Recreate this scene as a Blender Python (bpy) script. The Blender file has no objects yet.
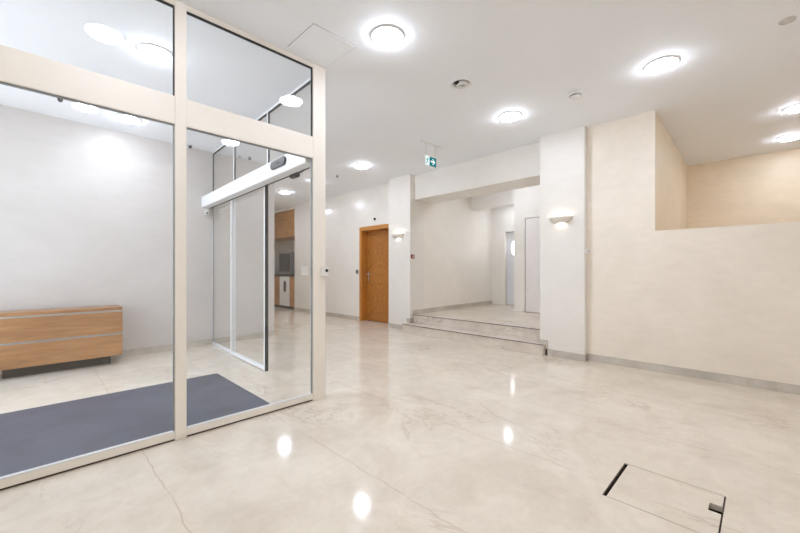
import bpy, bmesh, math
from mathutils import Vector, Matrix
PI = math.pi
S = bpy.context.scene
COL = S.collection

# ------------------------------------------------------------------ mesh helpers
class MB:
    def __init__(self):
        self.bm = bmesh.new()
    def box(self, a, b, bev=0.0, seg=2):
        a, b = [min(p, q) for p, q in zip(a, b)], [max(p, q) for p, q in zip(a, b)]
        t = bmesh.new()
        r = bmesh.ops.create_cube(t, size=1)
        for v in r['verts']:
            v.co = Vector([a[i] + (v.co[i] + .5) * (b[i] - a[i]) for i in range(3)])
        if bev: bmesh.ops.bevel(t, geom=t.edges[:], offset=bev, segments=seg, affect='EDGES')
        return self.add(t)
    def prism(self, poly, z0, z1, bev=0.0):
        t = bmesh.new()
        lo = [t.verts.new((x, y, z0)) for x, y in poly]
        hi = [t.verts.new((x, y, z1)) for x, y in poly]
        n = len(poly)
        t.faces.new(lo[::-1]); t.faces.new(hi)
        for i in range(n):
            t.faces.new((lo[i], lo[(i + 1) % n], hi[(i + 1) % n], hi[i]))
        bmesh.ops.recalc_face_normals(t, faces=t.faces[:])
        if bev: bmesh.ops.bevel(t, geom=t.edges[:], offset=bev, segments=2, affect='EDGES')
        return self.add(t)
    def lathe(self, prof, n=40, M=Matrix(), a0=0.0, a1=2 * PI, close=True):
        """prof: (radius, z) pairs, turned round the z axis"""
        t = bmesh.new()
        full = abs(a1 - a0 - 2 * PI) < 1e-6
        rings = []
        for r, z in prof:
            if r < 1e-7 and full:
                rings.append([t.verts.new((0, 0, z))]); continue
            m = n if full else n + 1
            rings.append([t.verts.new((r * math.cos(a0 + (a1 - a0) * i / n), r * math.sin(a0 + (a1 - a0) * i / n), z)) for i in range(m)])
        for A, B in zip(rings, rings[1:]):
            m = n
            for i in range(m):
                j = (i + 1) % len(A) if len(A) > 1 else 0
                k = (i + 1) % len(B) if len(B) > 1 else 0
                if len(A) == 1 and len(B) == 1: continue
                if len(A) == 1: t.faces.new((A[0], B[i], B[k]))
                elif len(B) == 1: t.faces.new((A[i], B[0], A[j]))
                else: t.faces.new((A[i], B[i], B[k], A[j]))
        bmesh.ops.recalc_face_normals(t, faces=t.faces[:])
        for f in t.faces: f.smooth = True
        t.transform(M)
        return self.add(t)
    def cyl(self, p, q, r, n=20):
        p, q = Vector(p), Vector(q)
        d = q - p
        M = Matrix.Translation(p) @ d.to_track_quat('Z', 'Y').to_matrix().to_4x4()
        return self.lathe([(0, 0), (r, 0), (r, d.length), (0, d.length)], n, M)
    def tube(self, pts, r, n=12):
        t = bmesh.new()
        pts = [Vector(p) for p in pts]
        rings = []
        for i, p in enumerate(pts):
            d = (pts[min(i + 1, len(pts) - 1)] - pts[max(i - 1, 0)]).normalized()
            q = d.to_track_quat('Z', 'Y')
            rings.append([t.verts.new(p + q @ Vector((r * math.cos(2 * PI * k / n), r * math.sin(2 * PI * k / n), 0))) for k in range(n)])
        for A, B in zip(rings, rings[1:]):
            for k in range(n): t.faces.new((A[k], A[(k + 1) % n], B[(k + 1) % n], B[k]))
        t.faces.new(rings[0][::-1]); t.faces.new(rings[-1])
        bmesh.ops.recalc_face_normals(t, faces=t.faces[:])
        for f in t.faces: f.smooth = True
        return self.add(t)
    def add(self, t):
        me = bpy.data.meshes.new('tmp')
        t.to_mesh(me); t.free()
        self.bm.from_mesh(me)
        bpy.data.meshes.remove(me)
        return self
    def xf(self, M):
        self.bm.transform(M); return self
    def build(self, name, mat, parent=None, rel=True):
        me = bpy.data.meshes.new(name)
        self.bm.to_mesh(me); self.bm.free()
        o = bpy.data.objects.new(name, me)
        COL.objects.link(o)
        me.materials.append(mat)
        if parent: o.parent = parent
        return o

def empty(name, loc=(0, 0, 0), rz=0.0):
    o = bpy.data.objects.new(name, None)
    COL.objects.link(o)
    o.location = loc; o.rotation_euler = (0, 0, rz); o.empty_display_size = .05
    return o
def tag(o, label, cat, group=None, kind=None):
    o['label'] = label; o['category'] = cat
    if group: o['group'] = group
    if kind: o['kind'] = kind
    return o
def struct(o, label, cat): return tag(o, label, cat, kind='structure')
def kids(o): return [c for c in bpy.data.objects if c.parent == o]
def copy_tree(o, parent=None):
    c = o.copy(); COL.objects.link(c)
    if parent: c.parent = parent
    for k in kids(o): copy_tree(k, c)
    return c

# ------------------------------------------------------------------ materials
def lin(c):
    return tuple(((x / 255) / 12.92 if x / 255 <= .04045 else (((x / 255) + .055) / 1.055) ** 2.4) for x in c) + (1.0,)
def new_mat(name):
    m = bpy.data.materials.new(name); m.use_nodes = True
    nt = m.node_tree; nt.nodes.clear()
    out = nt.nodes.new('ShaderNodeOutputMaterial')
    return m, nt, out
def N(nt, kind, **kw):
    n = nt.nodes.new(kind)
    for k, v in kw.items():
        if k.startswith('_'): setattr(n, k[1:], v)
        else: n.inputs[k.replace('__', ' ')].default_value = v
    return n
def mth(nt, op, a, b=None, c=None):
    n = nt.nodes.new('ShaderNodeMath'); n.operation = op
    for i, x in enumerate((a, b, c)):
        if x is None: continue
        if hasattr(x, 'is_linked'): nt.links.new(x, n.inputs[i])
        else: n.inputs[i].default_value = x
    return n.outputs[0]
def mixc(nt, fac, a, b):
    n = nt.nodes.new('ShaderNodeMix'); n.data_type = 'RGBA'
    for s, x in ((n.inputs[0], fac), (n.inputs[6], a), (n.inputs[7], b)):
        if hasattr(x, 'is_linked'): nt.links.new(x, s)
        else: s.default_value = x
    return n.outputs[2]
def ramp(nt, fac, stops):
    n = nt.nodes.new('ShaderNodeValToRGB')
    e = n.color_ramp.elements
    while len(e) < len(stops): e.new(.5)
    for q, (p, c) in zip(e, stops):
        q.position = p; q.color = c if len(c) == 4 else tuple(c) + (1,)
    nt.links.new(fac, n.inputs[0])
    return n.outputs[0]
def coords(nt, scale=(1, 1, 1)):
    tc = nt.nodes.new('ShaderNodeTexCoord')
    mp = nt.nodes.new('ShaderNodeMapping'); mp.inputs['Scale'].default_value = scale
    nt.links.new(tc.outputs['Object'], mp.inputs[0])
    return mp.outputs[0]
def noise(nt, vec, scale, detail=4, rough=.55, dist=0.0):
    n = N(nt, 'ShaderNodeTexNoise', Scale=scale, Detail=detail, Roughness=rough, Distortion=dist)
    nt.links.new(vec, n.inputs['Vector'])
    return n.outputs['Fac']
def bsdf(nt, out, color, rough, metal=0.0, spec=.5, bump=None, bstr=.1, bdist=.01):
    b = nt.nodes.new('ShaderNodeBsdfPrincipled')
    for s, x in (('Base Color', color), ('Roughness', rough), ('Metallic', metal), ('Specular IOR Level', spec)):
        if hasattr(x, 'is_linked'): nt.links.new(x, b.inputs[s])
        else: b.inputs[s].default_value = x
    if bump is not None:
        bp = N(nt, 'ShaderNodeBump', Strength=bstr, Distance=bdist)
        nt.links.new(bump, bp.inputs['Height']); nt.links.new(bp.outputs[0], b.inputs['Normal'])
    nt.links.new(b.outputs[0], out.inputs[0])
    return b
def plain(name, c, rough=.5, metal=0.0, var=.04, scale=30, spec=.5):
    m, nt, out = new_mat(name)
    v = coords(nt)
    f = noise(nt, v, scale)
    c = lin(c)
    d = tuple(x * (1 - var) for x in c[:3]) + (1,)
    u = tuple(min(1, x * (1 + var)) for x in c[:3]) + (1,)
    bsdf(nt, out, ramp(nt, f, [(.3, d), (.7, u)]), rough, metal, spec)
    return m
def stucco(name, c, var=.05, rough=.38, bstr=.05):
    m, nt, out = new_mat(name)
    v = coords(nt)
    a = noise(nt, v, 1.3, 5, .6, .6)
    b = noise(nt, coords(nt, (1, 1, 3)), 5, 6, .65, .3)
    f = mth(nt, 'MULTIPLY_ADD', a, .6, mth(nt, 'MULTIPLY', b, .4))
    c = lin(c)
    d = tuple(x * (1 - var * k) for x, k in zip(c[:3], (.9, 1.0, 1.3))) + (1,)
    u = tuple(min(1, x * (1 + var)) for x in c[:3]) + (1,)
    r = mth(nt, 'MULTIPLY_ADD', b, .2, rough - .1)
    bsdf(nt, out, ramp(nt, f, [(.36, d), (.64, u)]), r, 0, .4, noise(nt, v, 6, 4), bstr, .02)
    return m
def marble(name, base, light, vein, rough=.1, joints=True, vein_amt=.36, ang=0.0):
    m, nt, out = new_mat(name)
    v = coords(nt)
    vs = coords(nt, (1.0, .45, 1.0))
    cloud = noise(nt, v, 1.6, 6, .6, .8)
    fine = noise(nt, v, 9, 6, .65, .5)
    f = mth(nt, 'MULTIPLY_ADD', cloud, .65, mth(nt, 'MULTIPLY', fine, .35))
    col = ramp(nt, f, [(.36, lin(base)), (.62, lin(light))])
    # thin wandering veins: where a distorted noise crosses one half
    n1 = noise(nt, vs, 1.15, 7, .62, 1.1)
    w1 = mth(nt, 'ABSOLUTE', mth(nt, 'SUBTRACT', n1, .5))
    l1 = mth(nt, 'SUBTRACT', 1.0, mth(nt, 'SMOOTH_MIN', mth(nt, 'DIVIDE', w1, .012), 1.0, .2))
    l1 = mth(nt, 'MAXIMUM', l1, 0.0)
    gate = ramp(nt, noise(nt, v, .9, 3, .5), [(.42, (0, 0, 0)), (.62, (1, 1, 1))])
    l1 = mth(nt, 'MULTIPLY', l1, gate)
    n2 = noise(nt, v, 3.1, 8, .68, 1.6)
    w2 = mth(nt, 'ABSOLUTE', mth(nt, 'SUBTRACT', n2, .52))
    l2 = mth(nt, 'MULTIPLY', mth(nt, 'MAXIMUM', mth(nt, 'SUBTRACT', 1.0, mth(nt, 'DIVIDE', w2, .01)), 0.0), .3)
    tot = mth(nt, 'MULTIPLY', mth(nt, 'MAXIMUM', l1, l2), vein_amt)
    if joints:
        sx = nt.nodes.new('ShaderNodeSeparateXYZ'); nt.links.new(v, sx.inputs[0])
        wob = noise(nt, v, 7, 5, .6)
        wx = mth(nt, 'MULTIPLY_ADD', wob, .05, sx.outputs[0])
        # rows of slabs every 0.85 m with a ragged brown seam of calcite along them
        k = mth(nt, 'PINGPONG', mth(nt, 'SUBTRACT', wx, 1.355), .425)
        s = mth(nt, 'MAXIMUM', mth(nt, 'SUBTRACT', 1.0, mth(nt, 'DIVIDE', k, .006)), 0.0)
        s = mth(nt, 'MULTIPLY', s, ramp(nt, noise(nt, v, 2.2, 4, .6), [(.36, (0, 0, 0)), (.52, (1, 1, 1))]))
        tot = mth(nt, 'MAXIMUM', tot, mth(nt, 'MULTIPLY', s, .42))
        # hairline straight joints between slabs
        jx = mth(nt, 'PINGPONG', mth(nt, 'SUBTRACT', sx.outputs[0], 2.05), .425)
        jy = mth(nt, 'PINGPONG', mth(nt, 'SUBTRACT', sx.outputs[1], .58), .3)
        j = mth(nt, 'LESS_THAN', mth(nt, 'MINIMUM', jx, jy), .0012)
        tot = mth(nt, 'MAXIMUM', tot, mth(nt, 'MULTIPLY', j, .10))
    col = mixc(nt, tot, col, lin(vein))
    r = mth(nt, 'MULTIPLY_ADD', fine, .06, rough - .03)
    bsdf(nt, out, col, r, 0, .4, noise(nt, v, 2.5, 2), .012, .02)
    return m
def wood(name, dark, mid, light, scale=(3, 3, 30), rough=.35, rot=(0, 0, 0)):
    m, nt, out = new_mat(name)
    tc = nt.nodes.new('ShaderNodeTexCoord')
    mp = nt.nodes.new('ShaderNodeMapping'); mp.inputs['Scale'].default_value = scale; mp.inputs['Rotation'].default_value = rot
    nt.links.new(tc.outputs['Object'], mp.inputs[0])
    a = noise(nt, mp.outputs[0], 1.0, 8, .62, .9)
    b = noise(nt, coords(nt), 2.2, 3)
    f = mth(nt, 'MULTIPLY_ADD', a, .75, mth(nt, 'MULTIPLY', b, .25))
    col = ramp(nt, f, [(.33, lin(dark)), (.5, lin(mid)), (.66, lin(light))])
    bsdf(nt, out, col, rough, 0, .5, a, .05, .004)
    return m
def chevron_wood(name, dark, mid, light):
    """veneer leaf: grain mirrored about the centre line and from panel to panel, giving diamonds"""
    m, nt, out = new_mat(name)
    v = coords(nt)
    sx = nt.nodes.new('ShaderNodeSeparateXYZ'); nt.links.new(v, sx.inputs[0])
    u = mth(nt, 'ABSOLUTE', sx.outputs[1])
    w = mth(nt, 'PINGPONG', sx.outputs[2], .52)
    s = mth(nt, 'ADD', mth(nt, 'MULTIPLY', u, 1.1), w)
    d = mth(nt, 'SUBTRACT', u, mth(nt, 'MULTIPLY', w, 1.1))
    cx = nt.nodes.new('ShaderNodeCombineXYZ')
    nt.links.new(mth(nt, 'MULTIPLY', s, 16), cx.inputs[0]); nt.links.new(mth(nt, 'MULTIPLY', d, 2.2), cx.inputs[1])
    a = noise(nt, cx.outputs[0], 1.2, 7, .65, .8)
    col = ramp(nt, a, [(.34, lin(dark)), (.5, lin(mid)), (.66, lin(light))])
    bsdf(nt, out, col, .32, 0, .5)
    return m
def glass(name, tint=(.99, .995, .995), k=1.0):
    m, nt, out = new_mat(name)
    lw = N(nt, 'ShaderNodeLayerWeight', Blend=.5)
    p = mth(nt, 'POWER', lw.outputs['Facing'], 5.0)
    f = mth(nt, 'MULTIPLY', mth(nt, 'MULTIPLY_ADD', p, .9, .04), k)
    t = N(nt, 'ShaderNodeBsdfTransparent', Color=tint + (1,))
    g = N(nt, 'ShaderNodeBsdfGlossy', Color=(1, 1, 1, 1), Roughness=.0)
    mx = nt.nodes.new('ShaderNodeMixShader')
    nt.links.new(f, mx.inputs[0]); nt.links.new(t.outputs[0], mx.inputs[1]); nt.links.new(g.outputs[0], mx.inputs[2])
    nt.links.new(mx.outputs[0], out.inputs[0])
    return m
def emit(name, c, strength):
    m, nt, out = new_mat(name)
    v = coords(nt)
    e = N(nt, 'ShaderNodeEmission', Strength=strength)
    c = lin(c)
    f = noise(nt, v, 20)
    nt.links.new(ramp(nt, f, [(0, tuple(x * .98 for x in c[:3]) + (1,)), (1, c)]), e.inputs[0])
    nt.links.new(e.outputs[0], out.inputs[0])
    return m

LAMP = 55.0
M = {
 'floor': marble('cream_marble_floor', (214, 202, 185), (231, 221, 206), (160, 126, 104), rough=.105),
 'lid': marble('cream_marble_lid', (214, 202, 185), (231, 221, 206), (156, 122, 100), rough=.105, joints=False, vein_amt=.4),
 'plinth': marble('grey_beige_marble', (180, 172, 163), (210, 203, 193), (140, 124, 108), rough=.22, joints=False, vein_amt=.4),
 'step': marble('step_marble', (204, 192, 180), (226, 216, 205), (150, 126, 108), rough=.16, joints=False, vein_amt=.4),
 'ceil': stucco('white_ceiling_paint', (242, 245, 250), .012, .7, .02),
 'wall_warm': stucco('warm_cream_stucco', (238, 229, 217), .05),
 'wall_warm_lit': stucco('cream_stucco_warm_light', (234, 218, 194), .07),  # same cream stucco, with the recess's warm lamp light put into the colour
 'wall_cool': stucco('pale_grey_stucco', (207, 202, 199), .045),
 'wall_polished': stucco('polished_white_stucco', (236, 232, 226), .035, .2, .03),
 'wall_hall': stucco('soft_cream_stucco', (236, 231, 223), .035),
 'wall_white': stucco('white_stucco', (232, 228, 222), .03),
 'frame': plain('cream_coated_metal', (236, 230, 220), .38, 0, .02, 3),
 'white_metal': plain('white_coated_metal', (236, 236, 238), .3, 0, .02, 3),
 'bead': plain('pale_aluminium_bead', (228, 228, 228), .3, .2, .02),
 'gasket': plain('black_rubber', (34, 34, 34), .6, 0, .1),
 'seal': plain('grey_rubber', (140, 142, 142), .5, 0, .1),
 'gap': plain('dark_brown_gap', (60, 42, 30), .8, 0, .1),
 'glass': glass('clear_glass'),
 'bench': wood('honey_oak', (136, 93, 56), (163, 117, 75), (180, 137, 93), (2.5, 9, 26)),
 'bench_dark': plain('dark_plinth', (38, 33, 28), .6, 0, .1),
 'steel': plain('brushed_steel', (205, 205, 205), .28, .9, .05),
 'mat': None,
 'door_frame': wood('orange_cherry', (170, 108, 44), (194, 132, 62), (206, 146, 78), (26, 26, 2.5)),
 'door_leaf': chevron_wood('diamond_matched_veneer', (150, 94, 38), (169, 109, 47), (182, 122, 58)),
 'kitchen': wood('kitchen_cherry', (146, 98, 48), (176, 124, 68), (198, 148, 92), (3, 3, 22)),
 'counter': plain('dark_worktop', (52, 42, 38), .3),
 'grey_splash': plain('grey_splashback', (120, 124, 126), .35, 0, .05, 4),
 'white_plastic': plain('white_plastic', (232, 232, 230), .4, 0, .02),
 'grey_plastic': plain('grey_plastic', (150, 150, 150), .45, 0, .04),
 'pale_grey': plain('pale_grey_mesh', (216, 213, 211), .6, 0, .05),
 'dark_plastic': plain('dark_grey_plastic', (66, 66, 68), .4, 0, .05),
 'black': plain('black_plastic', (20, 20, 20), .5, 0, .1),
 'red': plain('red_plastic', (140, 30, 34), .4, 0, .05),
 'door_white': plain('white_lacquer', (233, 228, 227), .35, 0, .015, 3),
 'door_grey': plain('pale_grey_lacquer', (222, 222, 226), .35, 0, .015, 3),
 'plaster': plain('white_plaster', (228, 222, 212), .7, 0, .02),
 'lamp': emit('lamp_diffuser', (231, 239, 253), LAMP),
 'bulb': emit('sconce_bulb', (255, 246, 232), 60.0),
 'teal': emit('sign_teal', (16, 116, 122), .8),
 'sign_white': emit('sign_white', (236, 246, 244), .85),
 'sign_ink': emit('sign_ink', (70, 140, 140), 1.0),
 'daylight': emit('daylit_frosted_pane', (250, 252, 255), 5.0),
 'pavement': plain('pale_pavement', (190, 190, 190), .8, 0, .08, 2),
}
def mat_mat():
    m, nt, out = new_mat('blue_grey_ribbed_carpet')
    v = coords(nt)
    n1 = noise(nt, v, 2.4, 6, .65, .8)
    n2 = noise(nt, v, 140, 3)
    f = mth(nt, 'MULTIPLY_ADD', n1, .6, mth(nt, 'MULTIPLY', n2, .4))
    bsdf(nt, out, ramp(nt, f, [(.36, lin((62, 65, 79))), (.64, lin((84, 88, 104)))]), .45, 0, .5, n2, .25, .004)
    return m
M['mat'] = mat_mat()

H = 2.97
# ------------------------------------------------------------------ setting
# floor with a rectangular hole for the floor box
hx0, hx1, hy0, hy1 = 2.05, 2.482, .135, .587
FX0, FX1, FY0, FY1 = -.75, 8.3, -1.6, 12.2
b = MB()
b.box((FX0, FY0, -.2), (hx0, FY1, 0)); b.box((hx1, FY0, -.2), (FX1, FY1, 0))
b.box((hx0, FY0, -.2), (hx1, hy0, 0)); b.box((hx0, hy1, -.2), (hx1, FY1, 0))
struct(b.build('floor', M['floor']), 'polished cream marble floor with fine brown veins', 'floor')
struct(MB().box((FX0 - .2, FY0 - .2, H), (FX1 + .2, FY1 + .2, H + .2)).build('ceiling', M['ceil']), 'flat white ceiling with round lamps set in it', 'ceiling')

def yb(x): return 5.99 + .05 * (x - .8)
struct(MB().prism([(-.75, yb(-.75)), (2.97, yb(2.97)), (2.97, yb(2.97) + .2), (-.75, yb(-.75) + .2)], 0, H).build('wall_back', M['wall_cool']), 'pale stucco wall behind the wooden cabinet in the glazed vestibule', 'wall')
struct(MB().box((2.77, yb(2.97) + .2, 0), (2.97, 12.0, H)).build('wall_corridor', M['wall_warm']), 'left wall of the corridor beyond the sliding door', 'wall')
struct(MB().box((2.77, 12.0, 0), (6.1, 12.2, H)).build('wall_end', M['wall_warm']), 'far end wall of the corridor past the kitchenette', 'wall')
# wall with the wooden door and the kitchenette recess
DW = 5.22
dy0, dy1, dzt = 5.46, 6.50, 2.105
KY = 9.48
b = MB()
b.box((DW, 5.3, 0), (DW + .25, dy0, H)); b.box((DW, dy0, dzt), (DW + .25, dy1, H)); b.box((DW, dy1, 0), (DW + .25, KY, H))
struct(b.build('wall_door_side', M['wall_polished']), 'pale polished stucco wall holding the brown wooden door', 'wall')
struct(MB().box((DW + .25, 5.3, 0), (DW + .45, 7.2, H)).build('wall_behind_door', M['wall_white']), 'wall behind the closed brown wooden door', 'wall')
b = MB(); b.box((5.92, KY, 0), (6.1, 12.0, H)); b.box((DW + .25, KY - .12, 0), (5.92, KY, H)); b.box((DW, KY, 2.91), (5.92, 12, H)); b.box((DW, 11.75, 0), (5.92, 12.0, H))
struct(b.build('wall_kitchenette', M['wall_white']), 'white walls of the recess round the kitchenette', 'wall')
# right wall: full height beside the pillar, half height in front of the stairwell
WX, NY, NZ = 4.98, .877, 1.595
b = MB(); b.box((WX, NY, 0), (WX + .05, 1.7, H)); b.box((WX, -1.6, 0), (WX + .25, NY, NZ))
struct(b.build('wall_right', M['wall_warm']), 'cream stucco wall right of the pillar, cut down to half height beside the stairwell', 'wall')
struct(MB().prism([(WX + .05, NY + .001), (8.05, .945), (8.05, 2.1), (WX + .05, 2.1)], 0, H).build('wall_stair_side', M['wall_warm_lit']), 'cream, warm-light tinted side wall of the recess above the half-height wall', 'wall')
struct(MB().box((8.05, -1.6, 0), (8.25, 3.4, H)).build('wall_stair', M['wall_warm_lit']), 'cream, warm-light tinted back wall of the recess above the half-height wall', 'wall')
struct(MB().box((-.95, -1.8, 0), (8.3, -1.6, H)).build('wall_near', M['wall_warm']), 'cream stucco wall behind the camera', 'wall')
# pillars, beam, raised hall
P1 = (5.02, 4.75, 5.345); P2 = (4.88, 1.597, 2.17)
struct(MB().box((P1[0], P1[1], 0), (P1[0] + .4, P1[2], H)).build('pillar', M['wall_white']), 'white pillar beside the brown wooden door, at the left end of the steps', 'pillar')
struct(MB().box((P2[0], P2[1], 0), (P2[0] + .3, P2[2], H)).build('pillar', M['wall_white']), 'wide white pillar at the right end of the steps', 'pillar')
struct(MB().prism([(5.15, 4.76), (5.06, 2.1), (5.64, 2.1), (5.70, 4.76)], 2.50, H).build('beam', M['wall_white']), 'white ceiling beam spanning between the two pillars above the steps', 'beam')
struct(MB().box((5.11, 2.1, 0), (8.3, 4.95, .30)).build('floor_raised', M['floor']), 'raised marble hall floor at the top of the steps', 'floor')
struct(MB().prism([(5.42, 4.758), (8.3, 4.85), (8.3, 5.3), (5.42, 5.3)], 0, H).build('wall_hall_left', M['wall_hall']), 'white left wall of the raised hall behind the pillar', 'wall')
D2y0, D2y1, D2z = 2.45, 3.425, 2.20
b = MB(); b.box((7.0, D2y1, .3), (8.1, 3.66, H)); b.box((7.0, 2.1, D2z), (7.2, D2y1, H)); b.box((7.0, 2.1, .3), (7.2, D2y0, D2z)); b.box((7.12, D2y0, .3), (7.2, D2y1, D2z))
struct(b.build('wall_hall_right', M['wall_white']), 'white wall round the plain white door at the back of the raised hall', 'wall')
struct(MB().box((7.15, 3.66, 2.55), (7.4, 4.83, H)).build('lintel', M['wall_white']), 'white lintel over the passage at the back of the raised hall', 'lintel')
b = MB(); b.box((8.1, 4.47, .3), (8.3, 4.86, H)); b.box((8.1, 3.4, 2.08), (8.3, 4.47, H)); b.box((8.1, 3.4, .3), (8.3, 3.72, H)); b.box((8.24, 3.72, .3), (8.3, 4.47, 2.08))
struct(b.build('wall_hall_end', M['wall_white']), 'pale end wall of the hall passage with the windowed door', 'wall')
struct(MB().box((7.4, 3.66, 2.68), (8.1, 4.84, H)).build('ceiling_passage', M['ceil']), 'lower white ceiling of the passage behind the lintel', 'ceiling')

# baseboards
def base(name, segs, label, z0=0.0, h=.085, mat='plinth'):
    b = MB()
    for s in segs: b.box((s[0], s[1], z0), (s[2], s[3], z0 + h), .002)
    return struct(b.build(name, M[mat]), label, 'baseboard')
t = .014
b = MB().prism([(-.75, yb(-.75) - t), (2.97 + t, yb(2.97) - t), (2.97 + t, yb(2.97)), (-.75, yb(-.75))], 0, .085)
struct(b.build('baseboard_back', M['plinth']), 'grey marble baseboard along the vestibule back wall', 'baseboard')
base('baseboard_door_side', [(DW - t, dy1 + .01, DW, KY), ], 'grey marble baseboard left of the brown wooden door')
base('baseboard_corridor', [(2.97, yb(2.97) + .02, 2.97 + t, 12)], 'marble baseboard along the corridor left wall')
# the right wall's baseboard is laid in pieces with visible joints
b = MB()
ys = [1.59, .98, .36, -.1, -.7, -1.6]
for y1, y0 in zip(ys, ys[1:]): b.box((WX - t, y0 + .0015, 0), (WX, y1 - .0015, .085), .002)
struct(b.build('baseboard_right', M['plinth']), 'jointed grey marble baseboard under the long cream wall', 'baseboard')
b = MB()
b.box((P2[0] - t, P2[1] - t, 0), (P2[0], 2.09, .085), .002); b.box((P2[0] - t, 2.06, 0), (P2[0], P2[2] + t, .20), .002); b.box((P2[0], P2[1] - t, 0), (WX - t, P2[1], .085), .002)
struct(b.build('baseboard_pillar_right', M['plinth']), 'marble baseboard round the right pillar, raised beside the step', 'baseboard')
b = MB()
b.box((P1[0] - t, P1[1] - t, 0), (P1[0], P1[2] + t, .085), .002); b.box((P1[0] - t, P1[1] - t, .155), (P1[0], P1[1] + .08, .23), .002)
b.box((P1[0], P1[1] - t, .155), (5.11, P1[1], .23), .002)
struct(b.build('baseboard_pillar_left', M['plinth']), 'marble baseboard round the left pillar, stepping up with the stairs', 'baseboard')
b = MB().prism([(5.10, 4.75 - t), (8.1, 4.843 - t), (8.1, 4.843), (5.10, 4.75)], .30, .385)
struct(b.build('baseboard_hall_left', M['plinth']), 'marble baseboard along the left wall of the raised hall', 'baseboard')
base('baseboard_hall_right', [(7.0 - t, 3.44, 7.0, 3.66)], 'narrow baseboard left of the plain white hall door', .30, .06, 'wall_white')

# ------------------------------------------------------------------ steps
st = tag(empty('stone_steps', (4.79, 3.4, 0)), 'two shallow pale marble steps rising between the two white pillars', 'steps')
def rel(o, b): return b.xf(Matrix.Translation(-o.location))
rel(st, MB().box((4.80, 2.10, 0), (5.12, 4.735, .128))).build('riser', M['step'], st)
rel(st, MB().box((4.785, 2.085, .128), (5.12, 4.735, .15), .003)).build('tread', M['step'], st)
rel(st, MB().box((5.098, 2.18, .15), (5.112, 4.735, .279))).build('riser', M['step'], st)
rel(st, MB().box((5.085, 2.18, .279), (5.40, 4.735, .302), .003)).build('tread', M['step'], st)
for x, z, y0 in ((4.7835, .1455, 2.085), (5.0835, .2975, 2.18)):
    s = rel(st, MB().box((x - .0025, y0, z - .003), (x + .010, 4.735, z + .0052), .002)).build('nosing_strip', M['gap'], st)
    s['label'] = 'thin dark strip along the step edge'

# ------------------------------------------------------------------ facade on the left, behind the picture edge (daylight)
fx = -.75
win = struct(empty('window_1', (fx, 2.2, 0)), 'street-side glass front at the left end of the vestibule', 'window')
b = MB()
for y in (2.86, 4.4, 5.86): b.box((fx - .06, y - .03, 0), (fx, y + .03, H))
b.box((fx - .06, 2.84, 0), (fx, 5.9, .08)); b.box((fx - .06, 2.84, H - .08), (fx, 5.9, H)); b.box((fx - .06, 2.84, 2.2), (fx, 5.9, 2.28))
rel(win, b).build('window_frame', M['frame'], win)
rel(win, MB().box((fx - .035, 2.86, .08), (fx - .027, 5.86, H - .08))).build('window_pane', M['glass'], win)
struct(MB().box((-9, -12, -.25), (-.95, 16, -.05)).build('ground_street', M['pavement']), 'pale pavement outside the glass front', 'pavement')
struct(MB().box((-.95, 5.87, 0), (-.75, 12.2, H)).build('wall_vestibule', M['wall_warm']), 'solid wall at the left end of the vestibule back wall', 'wall')

struct(MB().box((-.95, -1.6, 0), (-.75, 2.84, H)).build('wall_left', M['wall_warm']), 'cream stucco wall left of the camera', 'wall')

# ------------------------------------------------------------------ front glass screen
GX0, GX1, GY, GD = -.75, 1.85, 2.80, .048
gs = tag(empty('glass_screen', (.55, GY, 0)), 'cream-framed floor-to-ceiling glass partition in the left foreground', 'glass partition')
T0, T1, TOP = 2.133, 2.322, 2.932
def g_rel(b): return rel(gs, b)
posts = [(GX0, GX0 + .05, 'post'), (-.45, -.38, 'mullion'), (.661, .731, 'mullion'), (1.722, 1.85, 'post')]
for x0, x1, nm in posts:
    g_rel(MB().box((x0, GY, 0), (x1, GY + GD, H), .003)).build(nm, M['frame'], gs)
spans = [(GX0 + .05, -.45), (-.38, .661), (.731, 1.722)]
for x0, x1 in spans:
    r = g_rel(MB().box((x0, GY + .004, .012), (x1, GY + GD - .004, .056), .002)).build('bottom_rail', M['frame'], gs)
    g_rel(MB().box((x0, GY + .012, 0), (x1, GY + GD - .012, .0125))).build('shadow_gap', M['gap'], r)
    g_rel(MB().box((x0, GY + .006, .056), (x1, GY + .036, .064), .001)).build('glazing_bead', M['bead'], r)
    g_rel(MB().box((x0, GY + .003, T0), (x1, GY + GD - .003, T1), .002)).build('cross_rail', M['frame'], gs)
    g_rel(MB().box((x0, GY + .003, TOP), (x1, GY + GD - .003, H), .002)).build('top_rail', M['frame'], gs)
    for z0, z1 in ((.064, T0), (T1, TOP)):
        p = g_rel(MB().box((x0 + .004, GY + .018, z0 - .004), (x1 - .004, GY + .027, z1 - .002))).build('glass_pane', M['glass'], gs)
        gk = MB(); w = .006
        gk.box((x1 - w, GY + .011, z0), (x1, GY + .033, z1)); gk.box((x0, GY + .009, z1 - w - .001), (x1 - w, GY + .033, z1)); gk.box((x0, GY + .014, z0), (x0 + .003, GY + .031, z1 - w))
        g_rel(gk).build('gasket', M['gasket' if z0 > 1 else 'seal'], p)

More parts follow.
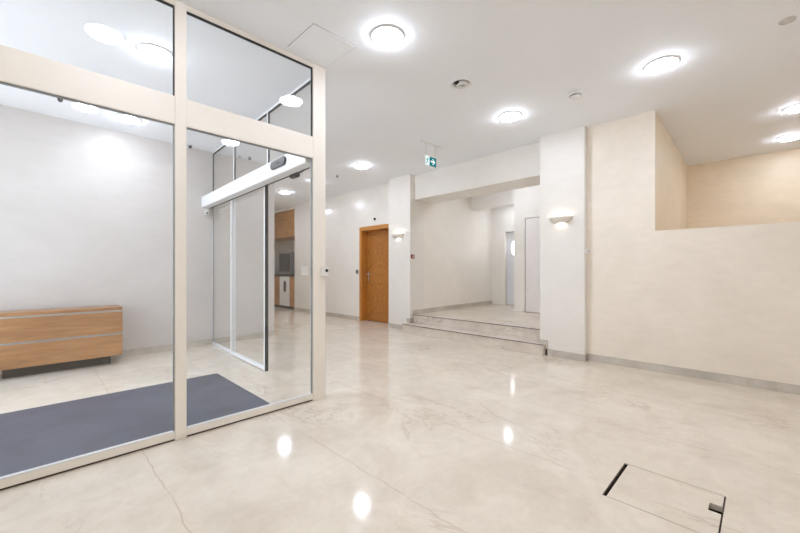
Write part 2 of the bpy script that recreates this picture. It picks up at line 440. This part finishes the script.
# switch box and plate on it
cb = tag(empty('key_switch', (1.825, GY, 1.135)), 'small white key switch box on the cream glass partition end post', 'switch')
rel(cb, MB().box((1.795, GY - .035, 1.095), (1.86, GY - .0005, 1.175), .005)).build('housing', M['white_plastic'], cb)
o = rel(cb, MB().cyl((1.837, GY - .034, 1.145), (1.837, GY - .044, 1.145), .013)).build('key_barrel', M['black'], cb); o['label'] = 'round black key barrel'
sp = tag(empty('switch_plate', (1.655, GY + .028, 1.145)), 'flat white square plate seen on the glass just left of the cream end post', 'switch plate')
rel(sp, MB().box((1.625, GY + .0275, 1.105), (1.692, GY + .036, 1.182), .003)).build('plate', M['white_plastic'], sp)
rel(sp, MB().box((1.642, GY + .036, 1.122), (1.675, GY + .040, 1.165), .002)).build('push_button', M['white_plastic'], sp)

# ------------------------------------------------------------------ side screen with the automatic sliding door
A = Vector((1.838, 2.850, 0)); B = Vector((1.940, yb(1.940) - .003, 0))
DL = (B - A).length
rz = math.atan2(B.y - A.y, B.x - A.x)
ss = tag(empty('side_glass_screen', A, rz), 'white-framed glass side wall of the vestibule with fixed panes round the sliding door', 'glass partition')
# local frame: +x runs from the cream post to the back wall, +y points into the vestibule (left)
def sY(y): return (y - A.y) / math.cos(rz - PI / 2)
s1, s2 = sY(4.0), sY(5.09)
f = MB()
MB().box((0, -.012, 2.945), (DL, .012, H - .001), .002).build('top_rail', M['white_metal'], ss)
MB().box((0, -.012, 2.18), (DL, .012, 2.28), .002).build('cross_rail', M['white_metal'], ss)
o = MB().box((0, -.010, 2.168), (s1, .010, 2.18)).build('head_seal', M['gasket'], ss); o['label'] = 'black seal strip over the opening'
for s in (s1, s2):
    MB().box((s - .015, -.012, 2.28), (s + .015, .012, 2.945), .002).build('mullion', M['white_metal'], ss)
MB().box((0, -.010, 0), (.02, .011, 2.945), .002).build('post', M['white_metal'], ss)
MB().box((DL - .012, -.011, .0), (DL, .011, 2.945), .002).build('post', M['white_metal'], ss)
for a, b_ in ((.02, s1 - .015), (s1 + .015, s2 - .015), (s2 + .015, DL - .014)):
    p = MB().box((a, -.004, 2.28), (b_, .004, 2.945)).build('glass_pane', M['glass'], ss)
    k = MB(); k.box((a, -.010, 2.933), (b_, .010, 2.945)); k.box((b_ - .003, -.009, 2.28), (b_, .009, 2.933))
    k.build('gasket', M['gasket'], p)
# fixed lower pane
MB().box((s2 - .018, -.011, .0), (s2 + .01, .011, 2.18), .002).build('mullion', M['white_metal'], ss)
MB().box((s2 + .01, -.011, .0), (DL - .012, .011, .04), .002).build('bottom_rail', M['white_metal'], ss)
p = MB().box((s2 + .01, -.004, .04), (DL - .012, .004, 2.18)).build('glass_pane', M['glass'], ss)
k = MB(); k.box((s2 + .01, -.009, .04), (s2 + .013, .009, 2.18)); k.box((DL - .015, -.009, .04), (DL - .012, .009, 2.18)); k.build('gasket', M['seal'], p)

sd = tag(empty('sliding_door', A, rz), 'white-framed glass sliding door leaf standing open, black rubber edge, beside the dark mat', 'sliding door')
l0, l1 = sY(3.965), sY(5.11)
y0, y1 = .015, .047
MB().box((l0 + .02, y0, .012), (l1, y1, .052), .002).build('bottom_rail', M['white_metal'], sd)
MB().box((l0 + .02, y0, 2.135), (l1, y1, 2.165), .002).build('top_rail', M['white_metal'], sd)
MB().box((l0 + .02, y0, .052), (l0 + .052, y1, 2.135), .002).build('stile', M['white_metal'], sd)
MB().box((l1 - .026, y0, .052), (l1, y1, 2.135), .002).build('stile', M['white_metal'], sd)
o = MB().box((l0 + .003, y0 - .002, .008), (l0 + .02, y1 + .001, 2.16), .002).build('edge_seal', M['gasket'], sd); o['label'] = 'black rubber leading edge'
p = MB().box((l0 + .052, .027, .052), (l1 - .026, .035, 2.135)).build('glass_pane', M['glass'], sd)
MB().box((l0 + .052, .023, .052), (l1 - .026, .039, .058)).build('glazing_bead', M['bead'], p)

op = tag(empty('door_operator', A, rz), 'long white box header of the automatic sliding door', 'door operator')
h0, h1 = .054, .158
MB().box((.012, h0, 2.10), (DL - .002, h1, 2.263), .006).build('cover', M['white_metal'], op)
for s in (.012, DL - .012): MB().box((s - .010, h0 - .002, 2.097), (s + .010, h1 + .003, 2.266), .003).build('end_cap', M['white_metal'], op)
MB().box((.03, .0125, 2.19), (DL - .03, h0, 2.25)).build('mounting_rail', M['steel'], op)
o = MB().box((.03, .0500, 2.090), (DL - .03, .0530, 2.10)).build('brush_seal', M['gasket'], op)
c = (sY(3.385))
rs = MB()
t_ = bmesh.new()
W_, Hh, n_ = .165, .043, 14
pts = [(W_ - Hh + Hh * math.cos(a), Hh * math.sin(a)) for a in [(-PI / 2) + PI * i / n_ for i in range(n_ + 1)]] + [(-(W_ - Hh) + Hh * math.cos(a), Hh * math.sin(a)) for a in [(PI / 2) + PI * i / n_ for i in range(n_ + 1)]]
rs.prism(pts, 0, .018, .005)
rs.xf(Matrix(((1, 0, 0, c), (0, 0, 1, h1 + .001), (0, -1, 0, 2.203), (0, 0, 0, 1))))
sn = tag(rs.build('motion_sensor', M['dark_plastic']), 'dark grey pill-shaped motion sensor on the white sliding door header', 'sensor')
sn.matrix_world = Matrix.Translation(A) @ Matrix.Rotation(rz, 4, 'Z')
lens = MB().box((c - .07, h1 + .0185, 2.19), (c + .02, h1 + .0205, 2.215), .001).build('lens', M['black'], sn)
# sensor on the lobby side of the head, seen through the opening
ps = tag(empty('safety_sensor', A, rz), 'small dark sensor with a thin arm hanging over the open doorway', 'sensor')
c2 = sY(3.47)
MB().box((c2 - .10, -.065, 2.105), (c2 + .04, -.0125, 2.16), .008).build('housing', M['dark_plastic'], ps)
MB().tube([(c2 - .09, -.04, 2.14), (c2 - .18, -.04, 2.142), (c2 - .26, -.03, 2.15)], .010).build('arm', M['dark_plastic'], ps)
MB().box((c2 - .05, -.03, 2.155), (c2 - .01, -.0125, 2.22), .002).build('bracket', M['dark_plastic'], ps)
# little white box at the wall end of the header
ws = tag(empty('wall_sensor', (1.84, yb(1.84), 2.045)), 'tiny white box under the wall end of the door header', 'sensor')
rel(ws, MB().box((1.815, yb(1.84) - .05, 1.99), (1.868, yb(1.84) - .003, 2.080), .006)).build('housing', M['white_plastic'], ws)
rel(ws, MB().cyl((1.84, yb(1.84) - .049, 2.015), (1.84, yb(1.84) - .056, 2.015), .012)).build('lens', M['black'], ws)

# ------------------------------------------------------------------ mat and cabinet
o = tag(MB().box((-.72, 2.905, 0), (1.415, 4.27, .012), .003).build('entrance_mat', M['mat']), 'large dark blue-grey entrance mat on the vestibule floor', 'mat')
cx0, cx1, cy0, cy1 = -.47, .75, 5.56, yb(-.47) - .018
cab = tag(empty('drawer_cabinet', (.14, 5.72, 0)), 'low honey wood drawer cabinet against the vestibule wall', 'cabinet')
def c_rel(b): return rel(cab, b)
c_rel(MB().box((-.255, cy0 + .13, 0), (cx1 - .10, cy1 - .01, .115))).build('plinth', M['bench_dark'], cab)
c_rel(MB().box((cx0, cy0 + .024, .115), (cx1, cy1, .66), .002)).build('body', M['bench'], cab)
c_rel(MB().box((cx0, cy0, .664), (cx1, cy1, .70), .002)).build('top_panel', M['bench'], cab)
for z0, z1 in ((.113, .365), (.388, .642)):
    d = c_rel(MB().box((cx0 + .001, cy0, z0), (cx1 - .001, cy0 + .024, z1), .002)).build('drawer', M['bench'], cab)
    s = c_rel(MB().box((cx0 + .003, cy0 + .009, z1), (cx1 - .003, cy0 + .024, z1 + .021), .001)).build('handle_strip', M['steel'], d)
    s['label'] = 'recessed metal grip strip'

# ------------------------------------------------------------------ brown wooden door
d1 = struct(empty('door_1', (DW, (dy0 + dy1) / 2, 0)), 'brown wooden door with diamond grain beside the left pillar', 'door')
def d_rel(b): return rel(d1, b)
fr = MB(); fw = .075
fr.box((DW - .022, dy1 - fw, 0), (DW + .20, dy1 + .01, dzt + .012), .004)
fr.box((DW - .022, dy0 - .01, 0), (DW + .20, dy0 + fw - .03, dzt + .012), .004)
fr.box((DW - .021, dy0 + fw - .03, dzt - fw), (DW + .20, dy1 - fw, dzt + .012), .004)
d_rel(fr).build('door_frame', M['door_frame'], d1)
lf = d_rel(MB().box((DW + .13, dy0 + fw - .03, .008), (DW + .172, dy1 - fw, dzt - fw - .002), .003)).build('door_leaf', M['door_leaf'], d1)
hb = MB(); hy = dy1 - fw - .065
hb.box((DW + .122, hy - .02, .90), (DW + .1305, hy + .02, 1.12), .006)
hb.cyl((DW + .124, hy, 1.06), (DW + .075, hy, 1.06), .010)
hb.tube([(DW + .078, hy, 1.06), (DW + .074, hy - .05, 1.06), (DW + .076, hy - .115, 1.058)], .009)
o = d_rel(hb).build('handle', M['steel'], lf); o['label'] = 'steel lever handle on a long plate'
o = tag(MB().box((DW - .022, 6.555, 1.06), (DW - .0005, 6.645, 1.16), .006).build('card_reader', M['grey_plastic']), 'small grey square reader on the wall left of the brown door', 'card reader')
MB().box((DW - .026, 6.575, 1.09), (DW - .0215, 6.625, 1.135), .002).build('sensor_face', M['dark_plastic'], o)
o = tag(MB().box((DW - .03, 5.965, 2.235), (DW - .0005, 6.01, 2.285), .006).build('door_sensor', M['dark_plastic']), 'tiny dark sensor on the wall above the brown door', 'sensor')

# hall doors
d2 = struct(empty('door_2', (7.0, (D2y0 + D2y1) / 2, .3)), 'plain white door at the back of the raised hall, half hidden by the right pillar', 'door')
rel(d2, MB().box((7.010, D2y0 + .01, .306), (7.06, D2y1 - .008, D2z - .008), .003)).build('door_leaf', M['door_white'], d2)
e = MB(); e.box((7.022, D2y1 - .008, .3), (7.119, D2y1, D2z)); e.box((7.022, D2y0 + .01, D2z - .008), (7.119, D2y1 - .008, D2z)); e.box((7.022, D2y0 + .01, .3005), (7.119, D2y1 - .008, .306))
rel(d2, e).build('door_gap_seal', M['gap'], d2)
hb = MB()
for z in (.62, 1.80): hb.cyl((7.006, D2y1 - .004, z), (7.006, D2y1 - .004, z + .10), .007)
rel(d2, hb).build('hinge', M['steel'], d2)
d3 = struct(empty('door_3', (8.1, 4.1, .3)), 'pale grey door with a bright rounded window at the far end of the passage', 'door')
lf = rel(d3, MB().box((8.19, 3.725, .305), (8.238, 4.465, 2.075), .003)).build('door_leaf', M['door_grey'], d3)
def stadium(w, h, n=12):
    r = min(w, h) / 2
    pts = [(r * math.cos(a), (h / 2 - r) + r * math.sin(a)) for a in [PI * i / n for i in range(n + 1)]]
    pts += [(r * math.cos(a), -(h / 2 - r) + r * math.sin(a)) for a in [PI + PI * i / n for i in range(n + 1)]]
    return pts
RT = lambda x, y, z: Matrix(((0, 0, -1, x), (-1, 0, 0, y), (0, 1, 0, z), (0, 0, 0, 1)))   # polygon plane -> wall facing -x
q = rel(d3, MB().prism(stadium(.30, .42), 0, .012, .004).xf(RT(8.19, 4.215, 1.68))).build('window_rim', M['white_metal'], lf)
rel(d3, MB().prism(stadium(.25, .37), 0, .004).xf(RT(8.178, 4.215, 1.68))).build('window_pane', M['daylight'], lf)

# ------------------------------------------------------------------ kitchenette
kx = DW + .03
wc = tag(empty('wall_cabinet', (kx, 10.6, 2.12)), 'wooden kitchen wall cabinet above the grey splashback', 'cabinet')
rel(wc, MB().box((kx + .02, KY + .005, 2.12), (5.915, 11.74, 2.90))).build('body', M['kitchen'], wc)
for i in range(2):
    for z0, z1 in ((2.12, 2.40), (2.41, 2.90)):
        a = KY + .008 + i * 1.12
        rel(wc, MB().box((kx, a, z0), (kx + .02, a + 1.112, z1), .003)).build('door', M['kitchen'], wc)
bc = tag(empty('base_cabinet', (kx, 10.7, 0)), 'wooden kitchen base cabinets under the dark worktop', 'cabinet')
rel(bc, MB().box((kx + .06, KY + .005, 0), (5.915, 11.74, .08))).build('plinth', M['black'], bc)
rel(bc, MB().box((kx + .02, KY + .005, .08), (5.915, KY + .35, .96))).build('body', M['kitchen'], bc)
rel(bc, MB().box((kx, KY + .006, .085), (kx + .02, KY + .348, .956), .003)).build('door', M['kitchen'], bc)
rel(bc, MB().box((kx + .02, KY + .96, .08), (5.915, 11.74, .96))).build('body', M['kitchen'], bc)
rel(bc, MB().box((kx, KY + .962, .085), (kx + .02, 11.2, .956), .003)).build('door', M['kitchen'], bc)
fg = tag(empty('small_refrigerator', (kx, 10.28, 0)), 'white appliance with a dark oval mark between the wooden base cabinets', 'refrigerator')
rel(fg, MB().box((kx + .03, KY + .355, .083), (5.9, KY + .955, .955), .004)).build('body', M['white_plastic'], fg)
dr = rel(fg, MB().box((kx - .005, KY + .355, .085), (kx + .03, KY + .955, .954), .006)).build('door', M['white_plastic'], fg)
rel(fg, MB().prism(stadium(.16, .34), 0, .006, .002).xf(RT(kx - .004, KY + .62, .66))).build('handle_recess', M['dark_plastic'], dr)
tag(MB().box((kx - .02, KY + .003, .962), (5.915, 11.745, 1.01), .004).build('worktop', M['counter']), 'dark kitchenette worktop above the base cabinets', 'worktop')
tag(MB().box((5.89, KY + .003, 1.012), (5.918, 11.745, 1.66)).build('splashback', M['grey_splash']), 'grey splashback panel behind the kitchenette worktop', 'splashback')
ct = tag(empty('tall_appliance', (5.65, 10.5, 1.011)), 'dark grey boxy appliance on the left end of the worktop', 'appliance')
rel(ct, MB().box((5.45, 10.15, 1.011), (5.86, 10.85, 1.72), .01)).build('body', M['grey_plastic'], ct)
rel(ct, MB().box((5.44, 10.17, 1.10), (5.452, 10.83, 1.66), .004)).build('front_panel', M['dark_plastic'], ct)

# ------------------------------------------------------------------ ceiling lamps
def make_lamp():
    r = empty('ceiling_light', (0, 0, H))
    MB().lathe([(.108, -.0002), (.142, -.0002), (.146, -.006), (.140, -.011), (.130, -.013), (.124, -.010), (.108, -.004)], 48).build('rim', M['white_metal'], r)
    MB().lathe([(.126, -.012), (.123, -.020), (.109, -.032), (.08, -.041), (.042, -.045), (0, -.046)], 48).build('diffuser', M['lamp'], r)
    return r
spots = [
 (1.93, 2.07, H, 'round lit ceiling lamp nearest above the end of the glass partition'),
 (3.91, .64, H, 'round lit ceiling lamp above the long cream wall, nearest the stairwell recess'),
 (3.96, 2.12, H, 'round lit ceiling lamp in front of the wide right pillar'),
 (4.03, 4.97, H, 'round lit ceiling lamp in front of the brown wooden door'),
 (4.05, 6.45, H, 'round lit ceiling lamp right behind the cream glass partition end post'),
 (4.10, 7.90, H, 'round lit ceiling lamp seen through the open doorway, before the kitchenette'),
 (4.10, 9.50, H, 'round lit ceiling lamp farthest down the corridor, beside the kitchenette'),
 (.706, 3.60, H, 'round lit vestibule lamp above the dark mat, seen through the top pane'),
 (.78, 5.385, H, 'round lit vestibule lamp above the wooden cabinet'),
 (.37, 2.07, H, 'round lit ceiling lamp just outside the top edge left of the camera'),
 (.39, .30, H, 'round lit ceiling lamp directly above the camera'),
 (1.95, .30, H, 'round lit ceiling lamp above the floor box, just above the picture'),
 (6.03, -.28, H, 'round lit stairwell lamp at the right edge, nearer one'),
 (7.29, -.25, H, 'round lit stairwell lamp at the right edge, close to the warm-light tinted back wall'),
 (6.25, 3.5, H, 'added unseen lamp brightening the raised hall, hidden behind the ceiling beam'),  # added lamp, out of view, that keeps the raised hall bright
 (7.70, 4.18, 2.68, 'lit lamp in the passage just visible under the lintel'),
]
proto = make_lamp()
for i, (x, y, z, lab) in enumerate(spots):
    o = proto if i == 0 else copy_tree(proto)
    o.location = (x, y, z)
    k = .9 if z == H else .55
    o.scale = (k, k, k)
    tag(o, lab, 'ceiling lamp', 'round lit ceiling lamps')

# ------------------------------------------------------------------ wall sconces
def make_sconce():
    """half bowl of plaster fixed to a wall facing -x, open at the top, slot below"""
    r = empty('wall_sconce')
    prof = [(.062, -.055), (.105, -.046), (.142, -.022), (.162, .012), (.170, .030), (.164, .030), (.154, .010), (.136, -.016), (.102, -.038), (.062, -.047), (.062, -.055)]
    b = MB().lathe(prof, 28, Matrix.Scale(.72, 4, (1, 0, 0)), PI / 2, 3 * PI / 2)
    b.build('bowl', M['plaster'], r)
    MB().box((-.012, -.05, -.03), (-.0005, .05, .02), .003).build('back_plate', M['white_metal'], r)
    MB().lathe([(0, -.038), (.014, -.034), (.019, -.02), (.016, -.004), (.009, .004), (0, .005)], 20, Matrix.Translation((-.042, 0, 0))).build('bulb', M['bulb'], r)
    return r
sc = make_sconce(); sc.location = (P2[0] - .001, 1.885, 1.815)
tag(sc, 'white half-bowl wall lamp on the wide right pillar', 'wall lamp', 'half-bowl wall lamps')
sc.scale = (.92, .92, .92)
sc2 = copy_tree(sc); sc2.location = (P1[0] - .001, 5.06, 1.82)
tag(sc2, 'white half-bowl wall lamp on the left pillar next to the brown door', 'wall lamp', 'half-bowl wall lamps')

# ------------------------------------------------------------------ ceiling fittings
v = empty('ceiling_vent', (2.92, 2.08, H))
MB().lathe([(.07, -.0003), (.10, -.0003), (.102, -.006), (.096, -.012), (.078, -.014), (.072, -.004)], 40).build('ring', M['white_metal'], v)
MB().lathe([(0, -.001), (.072, -.001), (.072, -.004), (0, -.004)], 32).build('recess_plate', M['grey_plastic'], v)
MB().lathe([(.022, -.004), (.052, -.004), (.055, -.014), (.046, -.024), (.03, -.026), (.022, -.018), (.022, -.004)], 32, Matrix.Translation((.012, -.004, 0))).build('core', M['bead'], v)
o = MB().box((-.058, -.008, -.02), (-.012, .034, -.0042), .004).build('dark_slot', M['black'], v); o['label'] = 'dark opening'
v.scale = (1.1, 1.1, 1.1)
tag(v, 'round metal ceiling fitting with a dark opening, between two lit lamps', 'ceiling vent')
v = empty('smoke_detector', (3.94, 1.38, H))
MB().lathe([(0, -.0003), (.072, -.0003), (.072, -.012), (.066, -.017), (0, -.017)], 36).build('base', M['white_plastic'], v)
MB().lathe([(.05, -.017), (.052, -.03), (.044, -.042), (.024, -.047), (0, -.048)], 36).build('chamber', M['white_plastic'], v)
MB().lathe([(.0525, -.0215), (.055, -.024), (.0535, -.030), (.051, -.026), (.0525, -.0215)], 36).build('slot_ring', M['dark_plastic'], v)
tag(v, 'white smoke detector on the ceiling near the wide right pillar', 'smoke detector')
v = empty('ceiling_speaker', (3.87, -.12, H))
MB().lathe([(.054, -.0003), (.062, -.0003), (.062, -.006), (.054, -.009), (.054, -.0003)], 32).build('ring', M['pale_grey'], v)
MB().lathe([(0, -.001), (.0535, -.001), (.0535, -.006), (0, -.008)], 32).build('grille', M['pale_grey'], v)
v.scale = (.75, .75, 1)
tag(v, 'flat grey disc on the ceiling at the top right corner', 'ceiling speaker')
def tiny(name, x, y, lab, mk='dark_plastic', r=.035, h=.05):
    v = empty(name, (x, y, H))
    MB().lathe([(0, -.0003), (r, -.0003), (r, -.008), (r * .8, -.012), (0, -.012)], 24).build('base', M['white_plastic'], v)
    MB().lathe([(r * .62, -.012), (r * .66, -h * .6), (r * .4, -h), (0, -h * 1.04)], 24).build('head', M[mk], v)
    return tag(v, lab, 'detector', 'small ceiling detectors')
tiny('ceiling_detector', 4.08, 5.78, 'tiny pale detector on the ceiling between the lamps near the brown door', 'grey_plastic')
tiny('ceiling_detector', .18, 5.24, 'tiny dark detector on the vestibule ceiling left of the lamps')
tiny('ceiling_detector', 1.585, 5.9, 'tiny dark detector high in the vestibule corner by the glass side wall')
tiny('ceiling_detector', 2.43, 5.85, 'tiny dark detector on the ceiling behind the glass side wall')
# access panel in the ceiling
v = empty('ceiling_access_panel', (1.645, 2.55, H))
rel(v, MB().box((1.45, 2.35, H - .006), (1.84, 2.74, H - .0002), .001)).build('panel', M['ceil'], v)
e = MB(); w = .0035
e.box((1.45 - w, 2.35 - w, H - .003), (1.84 + w, 2.35, H - .0002)); e.box((1.45 - w, 2.74, H - .003), (1.84 + w, 2.74 + w, H - .0002))
e.box((1.45 - w, 2.35, H - .003), (1.45, 2.74, H - .0002)); e.box((1.84, 2.35, H - .003), (1.84 + w, 2.74, H - .0002))
rel(v, e).build('edge_trim', M['grey_plastic'], v)
tag(v, 'square white access panel in the ceiling by the glass partition top', 'access panel')

# ------------------------------------------------------------------ exit sign, hanging, facing -y
ex = empty('exit_sign', (4.0, 3.38, 2.70))
tag(ex, 'green and white emergency exit sign hanging from the ceiling, arrow pointing right', 'exit sign')
def e_rel(b): return rel(ex, b)
sx0, sx1, sz0, sz1, sy = 3.875, 4.125, 2.632, 2.777, 3.375
e_rel(MB().box((sx0, sy, sz0), (sx1, sy + .022, sz1), .003)).build('housing', M['white_plastic'], ex)
fc = e_rel(MB().box((sx0 + .008, sy - .003, sz0 + .008), (sx1 - .008, sy, sz1 - .008))).build('face', M['teal'], ex)
RY = lambda x, z, d: Matrix(((1, 0, 0, x), (0, 0, -1, sy - d), (0, 1, 0, z), (0, 0, 0, 1)))   # polygon plane -> facing -y
pz = (sz0 + sz1) / 2
w = MB().prism([(0, 0), (.082, 0), (.082, .129), (0, .129)], 0, .001).xf(RY(sx0 + .008, sz0 + .008, .003))
o = e_rel(w).build('pictogram_field', M['sign_white'], fc)
mn = MB(); q = Matrix.Translation((.04, .062, 0))
def poly(p): mn.prism(p, 0, .001)
mn.lathe([(0, 0), (.0095, 0), (.0095, .001), (0, .001)], 18, Matrix.Translation((.016, .042, 0)))
def limb(p, q_, w0, w1):
    d = Vector((q_[0] - p[0], q_[1] - p[1])).normalized(); n_ = Vector((-d.y, d.x))
    poly([(p[0] + n_.x * w0, p[1] + n_.y * w0), (p[0] - n_.x * w0, p[1] - n_.y * w0), (q_[0] - n_.x * w1, q_[1] - n_.y * w1), (q_[0] + n_.x * w1, q_[1] + n_.y * w1)])
limb((.008, .030), (-.008, -.008), .010, .008)      # trunk
limb((.010, .028), (.026, .010), .005, .004); limb((.026, .010), (.036, .020), .004, .003)
limb((.002, .026), (-.020, .018), .005, .004); limb((-.020, .018), (-.024, .000), .004, .003)
limb((-.006, -.006), (.014, -.024), .007, .005); limb((.014, -.024), (.010, -.052), .005, .004)
limb((-.008, -.006), (-.016, -.030), .007, .005); limb((-.016, -.030), (-.036, -.042), .005, .004)
mn.xf(RY(sx0 + .047, pz, .0045))
e_rel(mn).build('running_figure', M['sign_ink'], fc)
ar = MB()
ar.prism([(-.05, -.011), (.012, -.011), (.012, .011), (-.05, .011)], 0, .001)
ar.prism([(.048, 0), (.004, .042), (-.018, .042), (.016, .008), (.016, -.008), (-.018, -.042), (.004, -.042)], 0, .001)
ar.xf(RY(sx1 - .082, pz, .0035))
e_rel(ar).build('arrow', M['sign_white'], fc)
e_rel(MB().box((3.80, sy - .002, H - .018), (4.27, sy + .026, H - .0003), .003)).build('ceiling_bar', M['white_plastic'], ex)
for x in (3.90, 4.10):
    e_rel(MB().cyl((x, sy + .011, sz1 - .001), (x, sy + .011, H - .017), .0016, 8)).build('hanging_wire', M['steel'], ex)

# ------------------------------------------------------------------ small wall things
cp = empty('fire_call_point', (5.07, P1[1], 1.405))
tag(cp, 'small red fire alarm call point on the side of the left pillar', 'fire alarm button')
rel(cp, MB().box((5.01 + .02, P1[1] - .035, 1.36), (5.01 + .125, P1[1] - .0005, 1.455), .006)).build('housing', M['red'], cp)
rel(cp, MB().box((5.01 + .045, P1[1] - .038, 1.385), (5.01 + .10, P1[1] - .0345, 1.43), .002)).build('glass_cover', M['white_plastic'], cp)
cp.scale = (.8, .8, .8)
rel(cp, MB().cyl((5.01 + .072, P1[1] - .0375, 1.407), (5.01 + .072, P1[1] - .041, 1.407), .013)).build('button', M['black'], cp)
pv = empty('pillar_sensor', (P2[0] + .035, P2[1], 1.385))
tag(pv, 'tiny white sensor on the right side of the wide right pillar', 'sensor')
rel(pv, MB().box((P2[0] + .012, P2[1] - .03, 1.36), (P2[0] + .06, P2[1] - .0005, 1.415), .006)).build('housing', M['white_plastic'], pv)
rel(pv, MB().cyl((P2[0] + .036, P2[1] - .0295, 1.388), (P2[0] + .036, P2[1] - .035, 1.388), .010)).build('lens', M['grey_plastic'], pv)

# floor box
fb = empty('floor_box', (2.266, .36, 0))
tag(fb, 'square marble floor box lid with a dark corner notch in the foreground floor', 'floor box')
b = MB(); e_ = .0006
b.box((hx0 + e_, hy0 + e_, -.12), (hx1 - e_, hy1 - e_, -.11)); b.box((hx0 + e_, hy0 + e_, -.11), (hx0 + .004, hy1 - e_, -.006)); b.box((hx1 - .004, hy0 + e_, -.11), (hx1 - e_, hy1 - e_, -.006))
b.box((hx0 + .004, hy0 + e_, -.11), (hx1 - .004, hy0 + .004, -.006)); b.box((hx0 + .004, hy1 - .004, -.11), (hx1 - .004, hy1 - e_, -.006))
rel(fb, b).build('well', M['gap'], fb)
lid = [(hx0 + .007, .142), (2.283, .142), (2.283, .190), (2.36, .190), (2.36, .142), (hx1 - .003, .142), (hx1 - .003, hy1 - .019), (hx0 + .007, hy1 - .019)]
rel(fb, MB().prism(lid, -.03, -.0015)).build('lid', M['lid'], fb)

# ------------------------------------------------------------------ light, world, camera
wd = bpy.data.worlds.new('daylight'); S.world = wd; wd.use_nodes = True
nt = wd.node_tree; nt.nodes.clear()
bg = nt.nodes.new('ShaderNodeBackground'); ow = nt.nodes.new('ShaderNodeOutputWorld')
tc = nt.nodes.new('ShaderNodeTexCoord'); sp_ = nt.nodes.new('ShaderNodeSeparateXYZ')
nt.links.new(tc.outputs['Generated'], sp_.inputs[0])
nt.links.new(ramp(nt, sp_.outputs[2], [(0, (.86, .92, 1.0)), (1, (.62, .78, 1.0))]), bg.inputs[0])
bg.inputs[1].default_value = 2.5
nt.links.new(bg.outputs[0], ow.inputs[0])

sl = bpy.data.lights.new('sun', 'SUN'); sl.energy = 12; sl.angle = .02; sl.color = (1, .97, .93)
so = bpy.data.objects.new('sun', sl); COL.objects.link(so)
so.rotation_euler = Vector((-.16, .68, -.72)).to_track_quat('-Z', 'Y').to_euler()   # along the street, never straight into the room
cam = bpy.data.cameras.new('camera'); co = bpy.data.objects.new('camera', cam); COL.objects.link(co)
co.location = (0, 0, 1.15)
co.rotation_euler = (PI / 2, 0, -PI / 4)
cam.sensor_width = 36; cam.lens = 364 / 800 * 36
cam.shift_y = 3.5 / 800
cam.clip_start = .02
S.camera = co
S.view_settings.view_transform = 'Standard'; S.view_settings.look = 'None'
S.view_settings.gamma = 1; S.view_settings.use_curve_mapping = False
S.view_settings.exposure = 0.56
cy = S.cycles
cy.max_bounces = 14; cy.diffuse_bounces = 7; cy.glossy_bounces = 6; cy.transmission_bounces = 8; cy.transparent_max_bounces = 32
cy.caustics_reflective = False; cy.caustics_refractive = False
cy.sample_clamp_indirect = 6.0
cy.use_denoising = True
